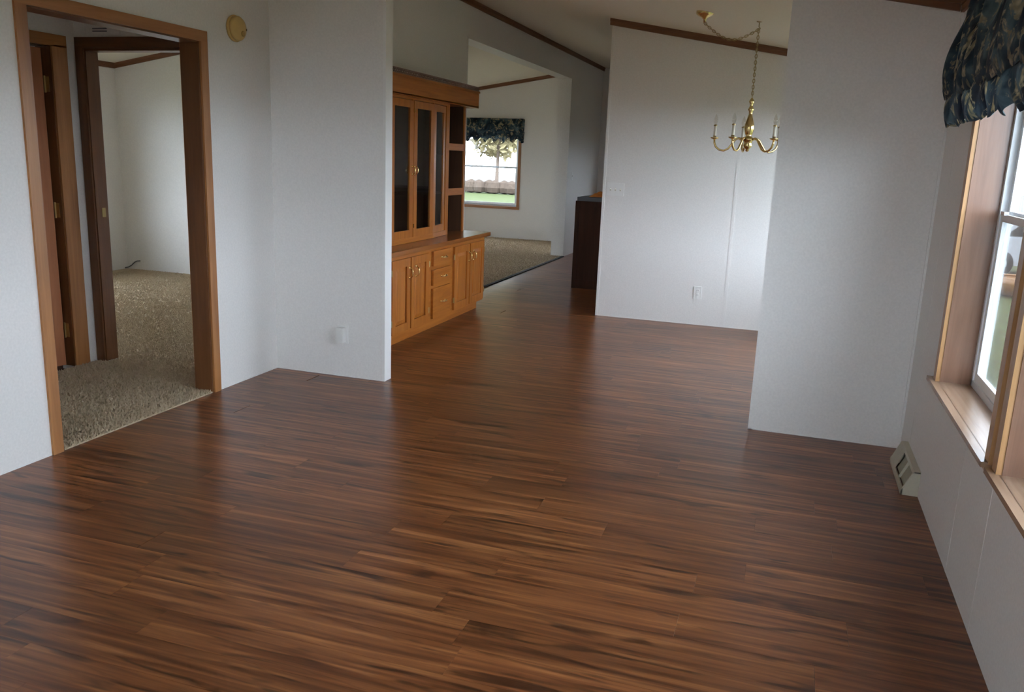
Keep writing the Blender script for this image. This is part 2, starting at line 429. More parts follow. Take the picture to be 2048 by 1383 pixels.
xwall('wall_end', XX, XL - 0.19, YE, YE + WT, ZLf, [(-5.93, -4.69, 0.575, 2.02)], 'white end wall of the far carpeted room around its window')
xwall('wall_back', XX, XR, YB - 0.1, YB, lambda x: 2.95, [(a, c, 0.585, 2.05) for a, c in ADDED_BACKW], 'white wall behind the viewpoint')
ywall('wall_outer', XX - WT, XX, YB, YE, 2.36, [(3.0, 3.6, 1.25, 1.95), (5.3, 6.9, 0.585, 1.99), (9.3, 10.7, 0.585, 1.99)], 'white outside wall of the bedrooms')
xwall('wall_bedroom', XX, XL - 0.19, 7.95, 8.05, ZLf, (), 'white bedroom wall seen through both doorways')
YV = 4.42; XV = -4.40
xwall('wall_hall', XX, XB, YV, YV + 0.10, ZLf, [(-4.33, -3.57, -0.02, 2.035)], 'white hall wall holding the bedroom doorway')
ywall('wall_closet', XV - 0.11, XV, 2.5, YV, ZLf(XV) + 0.02, [(3.46, 4.232, -0.02, 2.035)], 'narrow white hall wall holding the ajar door')
xwall('wall_hall_near', XX, XB, 2.4, 2.5, ZLf, (), 'white wall at the near end of the small hall')

# panel joints, thin battens on the walls (parts of the wall they lie on)
def seam_y(y, z0, z1, parent): MB().box(XR - 0.0008, XR, y - 0.010, y + 0.010, z0, z1).build('seam_strip', M['wall'], parent)
seam_y(3.31, 0.0, 0.56, wr); seam_y(2.865, 0.0, 0.56, wr); seam_y(4.52, 0.12, 2.30, wr); seam_y(2.09, 0.0, 0.56, wr)
wd = bpy.data.objects['wall_dining']
MB().box(-0.503, -0.475, YF - 0.0025, YF, 0, ZR(-0.49) - 0.055).build('seam_strip', M['wall'], wd, 0.0015)
MB().box(-1.700, -1.676, YF - 0.004, YF + 0.104, 0, ZR(-1.69) - 0.055).build('corner_strip', M['wall'], wd, 0.0015)
ws = bpy.data.objects['wall_stub']
MB().box(-0.1054, -0.0814, YS - 0.004, YS + 0.089, 0, ZR(-0.09) - 0.055).build('corner_strip', M['wall'], ws, 0.0015)
wp = bpy.data.objects['wall_partition']
MB().box(-2.436, -2.418, YS - 0.003, YS + 0.089, 0, ZR(-2.42) - 0.055).build('corner_strip', M['white'], wp, 0.0015)
MB().box(XR - 0.012, XR, YS - 0.012, YS, 0.12, 2.23).build('corner_strip', M['wall'], ws, 0.003)
# thin pale caulk line along the wall feet
MB().box(XL, -2.424, YS - 0.004, YS, 0, 0.006).build('caulk_bead', M['white'], wp)
MB().box(XL, XL + 0.004, 4.192, YS - 0.004, 0, 0.006).build('caulk_bead', M['white'], wl)
MB().box(XL, XL + 0.004, YB, 2.926, 0, 0.006).build('caulk_bead', M['white'], wl)
MB().box(-1.69, XR, YF - 0.004, YF, 0, 0.006).build('caulk_bead', M['white'], wd)
MB().box(-0.10, XR, YS - 0.004, YS, 0, 0.006).build('caulk_bead', M['white'], ws)

# ceiling trims
nt_ = [0]
def trim(o, label):
    nt_[0] += 1; o.name = 'trim_%d' % nt_[0]
    return struct(o, label, 'trim')
def xtrim(x0, x1, y, zf, label, d=-1, h=0.058, t=0.016):
    b = MB().prism([(x0, y, zf(x0) - h), (x1, y, zf(x1) - h), (x1, y, zf(x1)), (x0, y, zf(x0))], (0, d * t, 0))
    b.prism([(x0, y, zf(x0) - h * 0.45), (x1, y, zf(x1) - h * 0.45), (x1, y, zf(x1)), (x0, y, zf(x0))], (0, d * (t + 0.008), 0))
    return trim(b.build('trim', M['crown_x']), label)
def ytrim(x, y0, y1, z, label, d=1, h=0.058, t=0.016):
    b = MB().box(x, x + d * t, y0, y1, z - h, z + 0.01).box(x, x + d * (t + 0.008), y0, y1, z - h * 0.45, z + 0.01)
    return trim(b.build('trim', M['crown_y']), label)
xtrim(-1.72, XR - 0.02, YF, ZR, 'sloping brown ceiling trim above the dining end wall')
xtrim(-0.1014, XR - 0.02, YS, ZR, 'sloping brown ceiling trim above the right partition wall')
xtrim(XL, -2.424, YS, ZR, 'brown ceiling trim above the left partition wall')
ytrim(XL, YS + 0.09, YE, ZP, 'long brown ceiling trim above the hutch and opening', 1, 0.062)
ytrim(XL, YB, YS - 0.01, ZP, 'brown ceiling trim above the doorway wall', 1)
ytrim(XR, YB, YS - 0.001, 2.30, 'brown ceiling trim above the window wall', -1)
ytrim(XR, YS + 0.09, YF, 2.30, 'brown ceiling trim above the dining windows', -1)
xtrim(XX, XL - 0.19, YE, ZLf, 'brown ceiling trim in the far carpeted room')
xtrim(XX, XL - 0.19, 7.95, ZLf, 'brown ceiling trim on the bedroom end wall', -1, 0.055)
ytrim(XX, 4.53, 7.94, ZLf(XX), 'brown ceiling trim on the bedroom outside wall', 1, 0.055)
# painted edge of the broad opening
b = MB().box(XL - 0.194, XL + 0.003, 12.395, 12.42, 0, 2.62).box(XL - 0.194, XL + 0.003, 8.21, 12.42, 2.60, 2.62).box(XL - 0.194, XL + 0.003, 8.21, 8.235, 0, 2.62)
trim(b.build('trim', M['wall'], None, 0.003), 'white edging around the broad opening beyond the hutch')

# ------------------------------------------------------------------ carpets
def carpet(boxes, label, dens):
    b = MB()
    for (x0, x1, y0, y1) in boxes: b.box(x0, x1, y0, y1, -0.05, 0.008)
    o = b.build('carpet', M['carpet']); tag(o, label, 'carpet')
    rg = random.Random(3); vs = []; fs = []
    for (a, c, d, e, dn) in dens:
        for _ in range(int((c - a) * (e - d) * dn)):
            x, y = rg.uniform(a, c), rg.uniform(d, e); r = rg.uniform(0.004, 0.0075); h = rg.uniform(0.008, 0.017)
            t = rg.uniform(0, PI); lx, ly = rg.uniform(-.007, .007), rg.uniform(-.007, .007); k = len(vs)
            for q in range(3): vs.append((x + r * math.cos(t + q * 2.094), y + r * math.sin(t + q * 2.094), 0.006))
            vs.append((x + lx, y + ly, 0.006 + h)); fs += [(k, k + 1, k + 3), (k + 1, k + 2, k + 3), (k + 2, k, k + 3)]
    me = bpy.data.meshes.new('pile'); me.from_pydata(vs, [], fs); me.materials.append(M['carpet'])
    p = bpy.data.objects.new('pile', me); COL.objects.link(p); p.parent = o; p['kind'] = 'stuff'
    return o
c1 = carpet([(XX + 0.004, XL - 0.124, 4.524, 7.946), (-4.316, -3.584, 4.415, 4.524), (XV + 0.004, XB - 0.002, 2.504, 4.415), (XB - 0.002, XL + 0.002, 3.004, 4.116)],
            'beige carpet filling the small hall and the bedroom past the cased doorway',
            [(-4.39, XB, 2.7, 4.41, 9000), (-4.31, -3.59, 4.41, 4.53, 9000), (-6.3, -3.75, 4.53, 6.4, 7000), (-7.2, -4.4, 6.4, 7.93, 5000), (XB, XL + 0.006, 3.006, 4.114, 12000)])
c2 = carpet([(XX + 0.004, XL - 0.194, 8.054, YE - 0.004), (XL - 0.194, XL - 0.02, 8.238, 12.392)], 'beige carpet of the far room beyond the hutch',
            [(-5.6, -3.27, 9.0, 12.38, 3000), (-5.6, -3.44, 12.38, YE - 0.02, 3000)])
MB().box(XL - 0.02, XL + 0.02, 8.24, 12.39, 0.0, 0.012).build('threshold_strip', M['black'], c2, 0.003)

# ------------------------------------------------------------------ doorways
d1 = struct(empty('door_1', (XL, 3.56, 0)), 'wide oak-cased doorway in the left wall without a door', 'doorway')
CT = 0.012
MB().box(XL, XL + CT, 2.930, 2.990, 0, 2.036).build('casing', M['oak_z'], d1, 0.003)
MB().box(XL, XL + CT, 4.130, 4.190, 0, 2.036).build('casing', M['oak_z'], d1, 0.003)
MB().box(XL, XL + CT, 2.930, 4.190, 2.036, 2.094).build('casing', M['oak_y'], d1, 0.003)
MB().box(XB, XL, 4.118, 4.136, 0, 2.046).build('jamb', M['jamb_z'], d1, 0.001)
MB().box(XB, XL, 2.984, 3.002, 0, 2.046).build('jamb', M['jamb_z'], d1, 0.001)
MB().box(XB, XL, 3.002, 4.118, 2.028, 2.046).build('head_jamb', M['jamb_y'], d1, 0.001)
for y0, y1 in ((2.930, 2.990), (4.130, 4.190)):
    MB().box(XB - CT, XB, y0, y1, 0.01, 2.036).build('casing', M['oak_z'], d1, 0.003)
MB().box(XB - CT, XB, 2.930, 4.190, 2.036, 2.094).build('casing', M['oak_y'], d1, 0.003)

d3 = struct(empty('door_2', (-3.95, YV, 0)), 'dark oak-cased bedroom doorway at the back of the small hall', 'doorway')
for x0, x1 in ((-4.390, -4.326), (-3.574, -3.512)):
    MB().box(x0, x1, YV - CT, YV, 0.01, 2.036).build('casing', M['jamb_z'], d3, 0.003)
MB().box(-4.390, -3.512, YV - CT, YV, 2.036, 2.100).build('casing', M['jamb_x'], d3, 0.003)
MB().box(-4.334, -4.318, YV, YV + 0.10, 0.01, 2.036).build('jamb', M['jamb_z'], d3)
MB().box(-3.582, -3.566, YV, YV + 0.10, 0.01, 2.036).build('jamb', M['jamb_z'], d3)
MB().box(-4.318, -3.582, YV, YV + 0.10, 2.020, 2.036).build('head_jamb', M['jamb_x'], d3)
MB().box(-4.319, -4.315, YV + 0.045, YV + 0.075, 0.98, 1.04).build('strike_plate', M['brass_old'], d3)

d2 = struct(empty('door_3', (XV, 3.85, 0)), 'reddish wooden door standing ajar at the left of the small hall', 'door')
MB().box(XV, XV + CT, 4.228, 4.344, 0.01, 2.036).build('casing', M['oak_z'], d2, 0.003)
MB().box(XV, XV + CT, 3.40, 3.464, 0.01, 2.036).build('casing', M['oak_z'], d2, 0.003)
MB().box(XV, XV + CT, 3.40, 4.344, 2.026, 2.096).build('casing', M['oak_y'], d2, 0.003)
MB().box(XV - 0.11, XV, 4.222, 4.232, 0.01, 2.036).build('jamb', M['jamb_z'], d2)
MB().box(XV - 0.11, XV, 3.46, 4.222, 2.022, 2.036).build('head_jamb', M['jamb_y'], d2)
b = MB(); b.box(0, 0.035, -0.755, -0.003, 0.015, 2.012)
bmesh.ops.rotate(b.bm, cent=(0, 0, 0), matrix=Matrix.Rotation(math.radians(-14), 3, 'Z'), verts=b.bm.verts)
bmesh.ops.translate(b.bm, vec=(XV - 0.088, 4.221, 0), verts=b.bm.verts)
slab_o = b.build('door_slab', M['slab'], d2, 0.002)
for z in (0.25, 1.03, 1.80):
    h = MB().box(-4.452, -4.420, 4.2185, 4.2222, z - 0.045, z + 0.045).lathe([(0.006, -0.05), (0.006, 0.05)], (-4.450, 4.215, z), 10).build('hinge', M['brass_old'], d2)

# hall vent above the bedroom doorway
v = empty('wall_vent', (-4.14, YV, 2.14), 'small grey slatted vent high above the bedroom doorway', 'vent')
MB().box(-4.25, -4.03, YV - 0.010, YV, 2.112, 2.180).build('vent_frame', M['wall'], v, 0.002)
for k in range(2): MB().box(-4.24, -4.13, YV - 0.0125, YV - 0.0095, 2.130 + 0.016 * k, 2.137 + 0.016 * k).build('vent_slot', M['cable'], v)
MB().box(-4.10, -4.04, YV - 0.014, YV - 0.009, 2.122, 2.128).build('lever', M['white'], v)

# ------------------------------------------------------------------ windows
def window_right(n, y0, y1, z0, z1, label, screen=True, x=XR, wide=True):
    """single-hung window in the right wall; parts are split frame by frame"""
    r = struct(empty('window_%d' % n, (x, (y0 + y1) / 2, z0)), label, 'window')
    cw = 0.054
    for a, c in ((y1, y1 + cw), (y0 - cw, y0)):
        MB().box(x - 0.022, x, a, c, z0 - 0.004, z1).build('casing', M['loak_z'], r, 0.003)
    MB().box(x - 0.016, x, y0 - cw, y1 + cw, z1, z1 + 0.057).build('casing', M['loak_y'], r, 0.003)
    MB().box(x - 0.012, x + 0.118, y0 - 0.05, y1 + 0.085 if n == 1 else y1 + 0.06, z0 - 0.016, z0 + 0.002).box(x - 0.042, x - 0.010, y0 - 0.05, y1 + 0.10 if n == 1 else y1 + 0.06, z0 - 0.016, z0 + 0.002).build('stool', M['wj_y'], r, 0.003)
    MB().box(x - 0.012, x, y0 - 0.03, y1 + 0.05, z0 - 0.050, z0 - 0.016).build('apron', M['loak_y'], r, 0.002)
    MB().box(x - 0.005, x + 0.118, y1 - 0.004, y1 + 0.006, z0, z1).build('jamb', M['wj_z'], r)
    MB().box(x - 0.005, x + 0.118, y0 - 0.006, y0 + 0.004, z0, z1).build('jamb', M['wj_z'], r)
    MB().box(x - 0.005, x + 0.118, y0, y1, z1 - 0.004, z1 + 0.006).build('head_jamb', M['loak_y'], r)
    xf = x + 0.116; zm = (z0 + z1) / 2 + 0.035
    f = MB()
    for a, c in ((y0, y0 + 0.03), (y1 - 0.03, y1)): f.box(xf, xf + 0.05, a, c, z0, z1)
    f.box(xf, xf + 0.05, y0, y1, z0, z0 + 0.03); f.box(xf, xf + 0.05, y0, y1, z1 - 0.03, z1); f.build('frame', M['frame'], r, 0.002)
    for nm, za, zb, xo in (('lower_sash', z0 + 0.03, zm, 0.006), ('upper_sash', zm - 0.025, z1 - 0.03, 0.026)):
        s = MB(); ya, yb = y0 + 0.03, y1 - 0.03; sw = 0.038
        s.box(xf + xo, xf + xo + 0.018, ya, ya + sw, za, zb).box(xf + xo, xf + xo + 0.018, yb - sw, yb, za, zb)
        s.box(xf + xo, xf + xo + 0.018, ya + sw, yb - sw, za, za + sw).box(xf + xo, xf + xo + 0.018, ya + sw, yb - sw, zb - 0.030, zb)
        so = s.build(nm, M['frame'], r, 0.002)
        MB().box(xf + xo + 0.007, xf + xo + 0.011, ya + sw, yb - sw, za + sw, zb - 0.03).build('pane', M['pane'], so)
    for yy in (y0 + 0.18, y1 - 0.10):
        MB().box(xf - 0.006, xf + 0.012, yy - 0.03, yy + 0.03, zm - 0.002, zm + 0.012).build('sash_lock', M['steel'], r, 0.002)
    if screen:
        MB().box(xf + 0.046, xf + 0.0465, y0 + 0.03, y1 - 0.03, z0 + 0.03, zm).build('screen', M['screen'], r)
    return r
for i, wn in enumerate(WIN):
    lab = ['oak-trimmed window at the right, the one with its whole near sill in view',
           'oak-trimmed window at the right edge of the picture, nearest the viewpoint',
           'oak-trimmed window beside the viewpoint', 'oak-trimmed dining window hidden behind the right partition',
           'oak-trimmed dining window next to the end wall', 'kitchen window above the counter'][i]
    window_right(i + 1, *wn, lab, screen=(i < 3))
# post between the first two windows
# far window in the end wall (built along X)
def window_end(n, x0, x1, z0, z1, y, label):
    r = struct(empty('window_%d' % n, ((x0 + x1) / 2, y, z0)), label, 'window'); cw = 0.05
    for a, c in ((x1, x1 + cw), (x0 - cw, x0)): MB().box(a, c, y - 0.014, y, z0, z1).build('casing', M['oak_z'], r, 0.003)
    MB().box(x0 - cw, x1 + cw, y - 0.014, y, z1, z1 + cw).build('casing', M['oak_x'], r, 0.003)
    MB().box(x0 - cw, x1 + cw, y - 0.035, y + 0.11, z0 - 0.045, z0).build('stool', M['oak_x'], r, 0.003)
    yf = y + 0.07; zm = (z0 + z1) / 2 - 0.02
    f = MB()
    for a, c in ((x0, x0 + 0.03), (x1 - 0.03, x1)): f.box(a, c, yf, yf + 0.05, z0, z1)
    f.box(x0, x1, yf, yf + 0.05, z0, z0 + 0.03).box(x0, x1, yf, yf + 0.05, z1 - 0.03, z1); f.build('frame', M['frame'], r, 0.002)
    for nm, za, zb, xo in (('lower_sash', z0 + 0.03, zm, 0.0), ('upper_sash', zm - 0.03, z1 - 0.03, 0.022)):
        s = MB(); sw = 0.032; a, c = x0 + 0.03, x1 - 0.03
        s.box(a, a + sw, yf + xo, yf + xo + 0.018, za, zb).box(c - sw, c, yf + xo, yf + xo + 0.018, za, zb)
        s.box(a + sw, c - sw, yf + xo, yf + xo + 0.018, za, za + sw).box(a + sw, c - sw, yf + xo, yf + xo + 0.018, zb - sw, zb)
        so = s.build(nm, M['steel'] if nm == 'lower_sash' else M['frame'], r, 0.002)
        MB().box(a + sw, c - sw, yf + xo + 0.007, yf + xo + 0.011, za + sw, zb - sw).build('pane', M['pane'], so)
    return r
window_end(7, -5.93, -4.69, 0.575, 2.02, YE, 'sunlit window of the far carpeted room under a dark valance')
# bedroom and far room side windows (light those rooms; out of sight)
def window_side(n, y0, y1, label, z0=0.585, z1=1.99):
    x = XX
    r = struct(empty('window_%d' % n, (x, (y0 + y1) / 2, z0)), label, 'window')
    for a, c in ((y1, y1 + 0.054), (y0 - 0.054, y0)): MB().box(x, x + 0.014, a, c, z0, z1).build('casing', M['loak_z'], r)
    MB().box(x, x + 0.014, y0 - 0.054, y1 + 0.054, z1, z1 + 0.054).build('casing', M['loak_y'], r)
    MB().box(x - 0.12, x + 0.03, y0 - 0.05, y1 + 0.05, z0 - 0.02, z0).build('stool', M['loak_y'], r)
    s = MB(); xf = x - 0.11; zm = (z0 + z1) / 2
    s.box(xf, xf + 0.04, y0, y0 + 0.04, z0, z1).box(xf, xf + 0.04, y1 - 0.04, y1, z0, z1).box(xf, xf + 0.04, y0, y1, z0, z0 + 0.04).box(xf, xf + 0.04, y0, y1, z1 - 0.04, z1).box(xf, xf + 0.04, y0, y1, zm - 0.02, zm + 0.02)
    so = s.build('sash', M['frame'], r)
    MB().box(xf + 0.015, xf + 0.02, y0 + 0.04, y1 - 0.04, z0 + 0.04, z1 - 0.04).build('pane', M['pane'], so)
window_side(13, 3.0, 3.6, 'small high window of the room behind the ajar door', 1.25, 1.95); window_side(8, 5.3, 6.9, 'bedroom window in the outside wall'); window_side(9, 9.3, 10.7, 'side window of the far carpeted room')  # high window and far room side window are added, unseen, for extra light
window_end(12, -2.25, -1.75, 0.75, 1.75, YE, 'kitchen window in the end wall, hidden behind the dining wall')

def added_back_window(n, x0, x1, label):  # unseen windows added to brighten the walls that face this way
    z0, z1, y = 0.585, 2.05, YB
    r = struct(empty('window_%d' % n, ((x0 + x1) / 2, y, z0)), label, 'window')
    for a, c in ((x1, x1 + 0.054), (x0 - 0.054, x0)): MB().box(a, c, y, y + 0.014, z0, z1).build('casing', M['loak_z'], r)
    MB().box(x0 - 0.054, x1 + 0.054, y, y + 0.014, z1, z1 + 0.054).build('casing', M['oak_x'], r)
    MB().box(x0 - 0.05, x1 + 0.05, y - 0.09, y + 0.03, z0 - 0.02, z0).build('stool', M['oak_x'], r)
    s = MB(); yf = y - 0.09; zm = (z0 + z1) / 2
    s.box(x0, x0 + 0.04, yf, yf + 0.04, z0, z1).box(x1 - 0.04, x1, yf, yf + 0.04, z0, z1).box(x0 + 0.04, x1 - 0.04, yf, yf + 0.04, z0, z0 + 0.04).box(x0 + 0.04, x1 - 0.04, yf, yf + 0.04, z1 - 0.04, z1).box(x0 + 0.04, x1 - 0.04, yf, yf + 0.04, zm - 0.02, zm + 0.02)
    so = s.build('sash', M['frame'], r)
    MB().box(x0 + 0.04, x1 - 0.04, yf + 0.015, yf + 0.02, z0 + 0.04, z1 - 0.04).build('pane', M['pane'], so)
for k, (a, c) in enumerate(ADDED_BACKW): added_back_window(10 + k, a, c, ['oak-cased window behind the viewpoint, by the left wall', 'oak-cased window behind the viewpoint, by the right wall'][k])

# ------------------------------------------------------------------ valances (balloon, gathered)
def valance(name, p_of, s0, s1, ns, label, seed, amp=1.0, sc=0.012, ztop=2.275, zbot=1.68):
    """p_of(s, d, z): point at run s along the wall, distance d from the wall, height z"""
    rg = random.Random(seed); p_raw = p_of
    def p_of(s, d, z): return p_raw(s, d, zbot + (z - 1.68) * (ztop - zbot) / 0.595)
    r = empty(name, p_of((s0 + s1) / 2, 0.0, 2.23), label, 'valance')
    MB().tube([p_of(s0 + 0.02, 0.036, 2.215), p_of(s1 - 0.02, 0.036, 2.215)], 0.009, 10).tube([p_of(s0 + 0.03, 0.0, 2.215), p_of(s0 + 0.03, 0.036, 2.215)], 0.006, 8).tube([p_of(s1 - 0.03, 0.0, 2.215), p_of(s1 - 0.03, 0.036, 2.215)], 0.006, 8).build('rod', M['white'], r, smooth=True)
    ph = [rg.uniform(0, 6.28) for _ in range(12)]
    def noise(s, t):
        return (math.sin(s * 31 + ph[0] + 1.5 * math.sin(t * 5 + ph[1])) * 0.5 + math.sin(s * 57 + ph[2] + 2.2 * t) * 0.33 + math.sin(s * 13 + ph[3] - t * 4) * 0.45 + math.sin(s * 88 + ph[4] + 5 * t) * 0.16)
    # profile (distance, height): heading ruffle, pouf, pinched hem
    prof = [(0.062, 2.275), (0.070, 2.245), (0.075, 2.215), (0.078, 2.18), (0.088, 2.12), (0.104, 2.05), (0.120, 1.985), (0.134, 1.92), (0.141, 1.865), (0.138, 1.815), (0.126, 1.785)]
    hem = [(0.100, 1.845), (0.118, 1.800), (0.128, 1.765), (0.126, 1.730), (0.115, 1.700), (0.104, 1.680)]
    tuck = [(0.126, 1.79), (0.10, 1.80), (0.06, 1.83), (0.025, 1.90)]
    def surf(pr, nm, a0, scal, par):
        vs = []; fs = []; nt = len(pr)
        for i in range(ns + 1):
            u = i / ns; s = s0 + (s1 - s0) * u
            end = min(u, 1 - u) * (s1 - s0) / 0.10
            for j, (d, z) in enumerate(pr):
                t = j / (nt - 1); k = a0(t) * amp
                dd = d + 0.030 * k * noise(s, t)
                zz = z + 0.014 * k * noise(s * 1.3 + 3, t + 1) + scal(s, t)
                if end < 1: dd = dd * (0.35 + 0.65 * math.sqrt(max(0.0, 1 - (1 - end) ** 2)))
                vs.append(Vector(p_of(s, max(0.008, dd), zz)) - LOC[r.name])
        for i in range(ns):
            for j in range(nt - 1):
                a = i * nt + j; fs.append((a, a + nt, a + nt + 1, a + 1))
        me = bpy.data.meshes.new(nm); me.from_pydata(vs, [], fs); me.materials.append(M['fabric'])
        for p in me.polygons: p.use_smooth = True
        o = bpy.data.objects.new(nm, me); COL.objects.link(o); o.parent = par
        sd = o.modifiers.new('subdivide', 'SUBSURF'); sd.levels = 1; sd.render_levels = 1
        so = o.modifiers.new('thick', 'SOLIDIFY'); so.thickness = 0.0015
        return o
    scal = lambda s, t: -sc * math.sin((s - s0) * PI / 0.17) ** 2 * max(0.0, t - 0.5) * 2
    surf(prof, 'pouf', lambda t: 0.35 + 0.65 * math.sin(t * PI), scal, r)
    surf(hem, 'ruffle', lambda t: 0.30 + 0.25 * t, lambda s, t: -sc * math.sin((s - s0) * PI / 0.17) ** 2 * t * 1.6, r)
    surf(tuck, 'back_fold', lambda t: 0.3, lambda s, t: 0.0, r)
    return r
valance('valance', lambda s, d, z: (XR - 0.004 - d, s, z), 1.58, 4.17, 190, 'large gathered navy floral valance over the windows at the right edge', 11)
valance('valance', lambda s, d, z: (s, YE - 0.004 - d, z), -6.05, -4.585, 80, 'small dark navy valance above the far room window', 4, 0.9, 0.085, 2.105, 1.765)

# ------------------------------------------------------------------ oak hutch
HX = -2.80     # face of the base cabinet
H = empty('china_hutch', (-3.0, 6.41, 0), 'large built-in oak china hutch with glass doors against the centre wall', 'hutch')
XW = XL + 0.002
Y0, Y1 = 5.14, 7.68
MB().box(XW, HX, Y0, Y1, 0.085, 0.705).build('base_cabinet', M['hutch_y'], H, 0.002)
MB().box(XW, -2.852, Y0, Y1 - 0.03, 0.0, 0.085).build('toe_kick', M['hutch_y'], H)
MB().box(XW, -2.765, Y0 - 0.0, Y1 + 0.085, 0.706, 0.742).build('countertop', M['counter'], H, 0.004)
def bail(parent, x, y, z, horizontal, L=0.085):
    b = MB(); hx = L / 2
    pts = []
    for k in range(9):
        t = -1 + k / 4; o = t * hx; d = 0.030 * (1 - t ** 4)
        pts.append((x + d, y + o, z) if horizontal else (x + d, y, z + o))
    b.tube(pts, 0.0045, 6)
    for sgn in (-1, 1):
        b.lathe([(0.009, 0), (0.009, 0.003), (0.005, 0.006)], (x, y + sgn * hx * 0.92, z) if horizontal else (x, y, z + sgn * hx * 0.92), 10, 'X')
    return b.build('handle', M['brass'], parent, smooth=True)
def hinge_barrel(parent, x, y, z): MB().lathe([(0.005, -0.024), (0.005, 0.024)], (x + 0.004, y, z), 8).box(x, x + 0.003, y - 0.010, y + 0.010, z - 0.022, z + 0.022).build('hinge', M['brass_old'], parent)
def panel_door(y0, y1, z0, z1, hy, hinge_y):
    x = HX + 0.001; t = 0.019; s = 0.062
    b = MB(); b.box(x, x + t, y0, y0 + s, z0, z1).box(x, x + t, y1 - s, y1, z0, z1).box(x, x + t, y0 + s, y1 - s, z0, z0 + s).box(x, x + t, y0 + s, y1 - s, z1 - s, z1)
    d = b.build('door', M['hutch_z'], H, 0.003)
    p = MB(); a, c, e, f = y0 + s - 0.001, y1 - s + 0.001, z0 + s - 0.001, z1 - s + 0.001; q = 0.034
    bm = p.bm
    o = [bm.verts.new(v) for v in ((x + 0.006, a, e), (x + 0.006, c, e), (x + 0.006, c, f), (x + 0.006, a, f))]
    i = [bm.verts.new(v) for v in ((x + 0.016, a + q, e + q), (x + 0.016, c - q, e + q), (x + 0.016, c - q, f - q), (x + 0.016, a + q, f - q))]
    bm.faces.new(i)
    for k in range(4): bm.faces.new((o[k], o[(k + 1) % 4], i[(k + 1) % 4], i[k]))
    p.build('raised_panel', M['hutch_z'], d)
    bail(d, x + t, hy, 0.555, False)
    for z in (z0 + 0.09, z1 - 0.09): hinge_barrel(d, x + t - 0.004, hinge_y, z)
panel_door(5.645, 5.965, 0.105, 0.672, 5.945, 5.64)
panel_door(5.985, 6.325, 0.105, 0.672, 6.062, 6.33)
panel_door(6.885, 7.250, 0.105, 0.672, 7.225, 6.878)
panel_door(7.272, 7.640, 0.105, 0.672, 7.345, 7.648)
for z0, z1 in ((0.553, 0.676), (0.388, 0.520), (0.108, 0.362)):
    for ya, yb in ((6.415, 6.795), (5.19, 5.575)):
        x = HX + 0.001
        d = MB().box(x, x + 0.020, ya, yb, z0, z1).build('drawer', M['hutch_y'], H, 0.005)
        bail(d, x + 0.020, (ya + yb) / 2 + 0.02, (z0 + z1) / 2, True, 0.095)
# upper unit
ZU0, ZU1 = 0.742, 2.05
BX = -2.972; SXF = -3.02
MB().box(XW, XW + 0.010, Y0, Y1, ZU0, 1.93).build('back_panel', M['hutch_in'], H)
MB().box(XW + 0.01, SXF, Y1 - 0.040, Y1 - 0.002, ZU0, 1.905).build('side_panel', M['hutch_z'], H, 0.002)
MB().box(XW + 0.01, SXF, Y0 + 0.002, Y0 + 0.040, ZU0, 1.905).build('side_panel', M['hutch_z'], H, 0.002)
MB().box(XW + 0.011, SXF - 0.012, Y1 - 0.0415, Y1 - 0.040, ZU0, 1.904).build('side_lining', M['hutch_in'], H)  # thin dark sheet added; its colour shades the panel's inner face
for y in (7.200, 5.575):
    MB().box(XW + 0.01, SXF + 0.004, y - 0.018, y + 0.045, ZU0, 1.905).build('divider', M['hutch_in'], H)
    MB().box(SXF - 0.004, SXF + 0.012, y - 0.022, y + 0.050, ZU0, 1.905).build('stile', M['hutch_z'], H, 0.002)
for z in (1.135, 1.543):      # open end shelves with deep oak lips
    for ya, yb in ((7.246, Y1 - 0.041), (Y0 + 0.041, 5.556)):
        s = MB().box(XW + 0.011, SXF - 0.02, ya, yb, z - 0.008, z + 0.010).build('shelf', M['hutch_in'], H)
        MB().box(SXF - 0.020, SXF - 0.001, ya, yb, z - 0.040, z + 0.022).build('lip', M['hutch_y'], s, 0.002)
# glazed bow: floor, top, shelves
bow = [(XW + 0.011, 5.622), (SXF, 5.622), (BX - 0.022, 5.995), (BX - 0.022, 6.825), (SXF, 7.180), (XW + 0.011, 7.180)]
def slab(z0, z1, grow=0.0, name='shelf', mat='hutch_in'):
    pts = [(x + (grow if x > XW + 0.02 else 0), y, z0) for x, y in bow]
    return MB().prism(pts, (0, 0, z1 - z0)).build(name, M[mat], H)
slab(ZU0 + 0.001, 0.785, 0.024, 'bottom_rail', 'hutch_y'); slab(1.885, 1.905, 0.012, 'top_panel', 'hutch_y')
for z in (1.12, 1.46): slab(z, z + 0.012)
def glass_door(pa, pb, z0, z1, sw, name, handle=None):
    """framed glazed leaf between two plan points"""
    a, bq = Vector((pa[0], pa[1], 0)), Vector((pb[0], pb[1], 0)); u = (bq - a).normalized(); n = Vector((u.y, -u.x, 0)); L = (bq - a).length
    if n.x < 0: n = -n
    def bx(b, s0, s1, za, zb, t0, t1):
        pts = [a + u * s0 + n * t0, a + u * s1 + n * t0, a + u * s1 + n * t1, a + u * s0 + n * t1]
        b.prism([(p.x, p.y, za) for p in pts], (0, 0, zb - za))
    b = MB(); t0, t1 = -0.019, 0.0
    bx(b, 0, sw, z0, z1, t0, t1); bx(b, L - sw, L, z0, z1, t0, t1); bx(b, sw, L - sw, z0, z0 + 0.062, t0, t1); bx(b, sw, L - sw, z1 - 0.058, z1, t0, t1)
    d = b.build(name, M['hutch_z'], H, 0.003)
    p = MB(); bx(p, sw - 0.004, L - sw + 0.004, z0 + 0.058, z1 - 0.054, -0.012, -0.008); p.build('pane', M['hpane'], d)
    return d
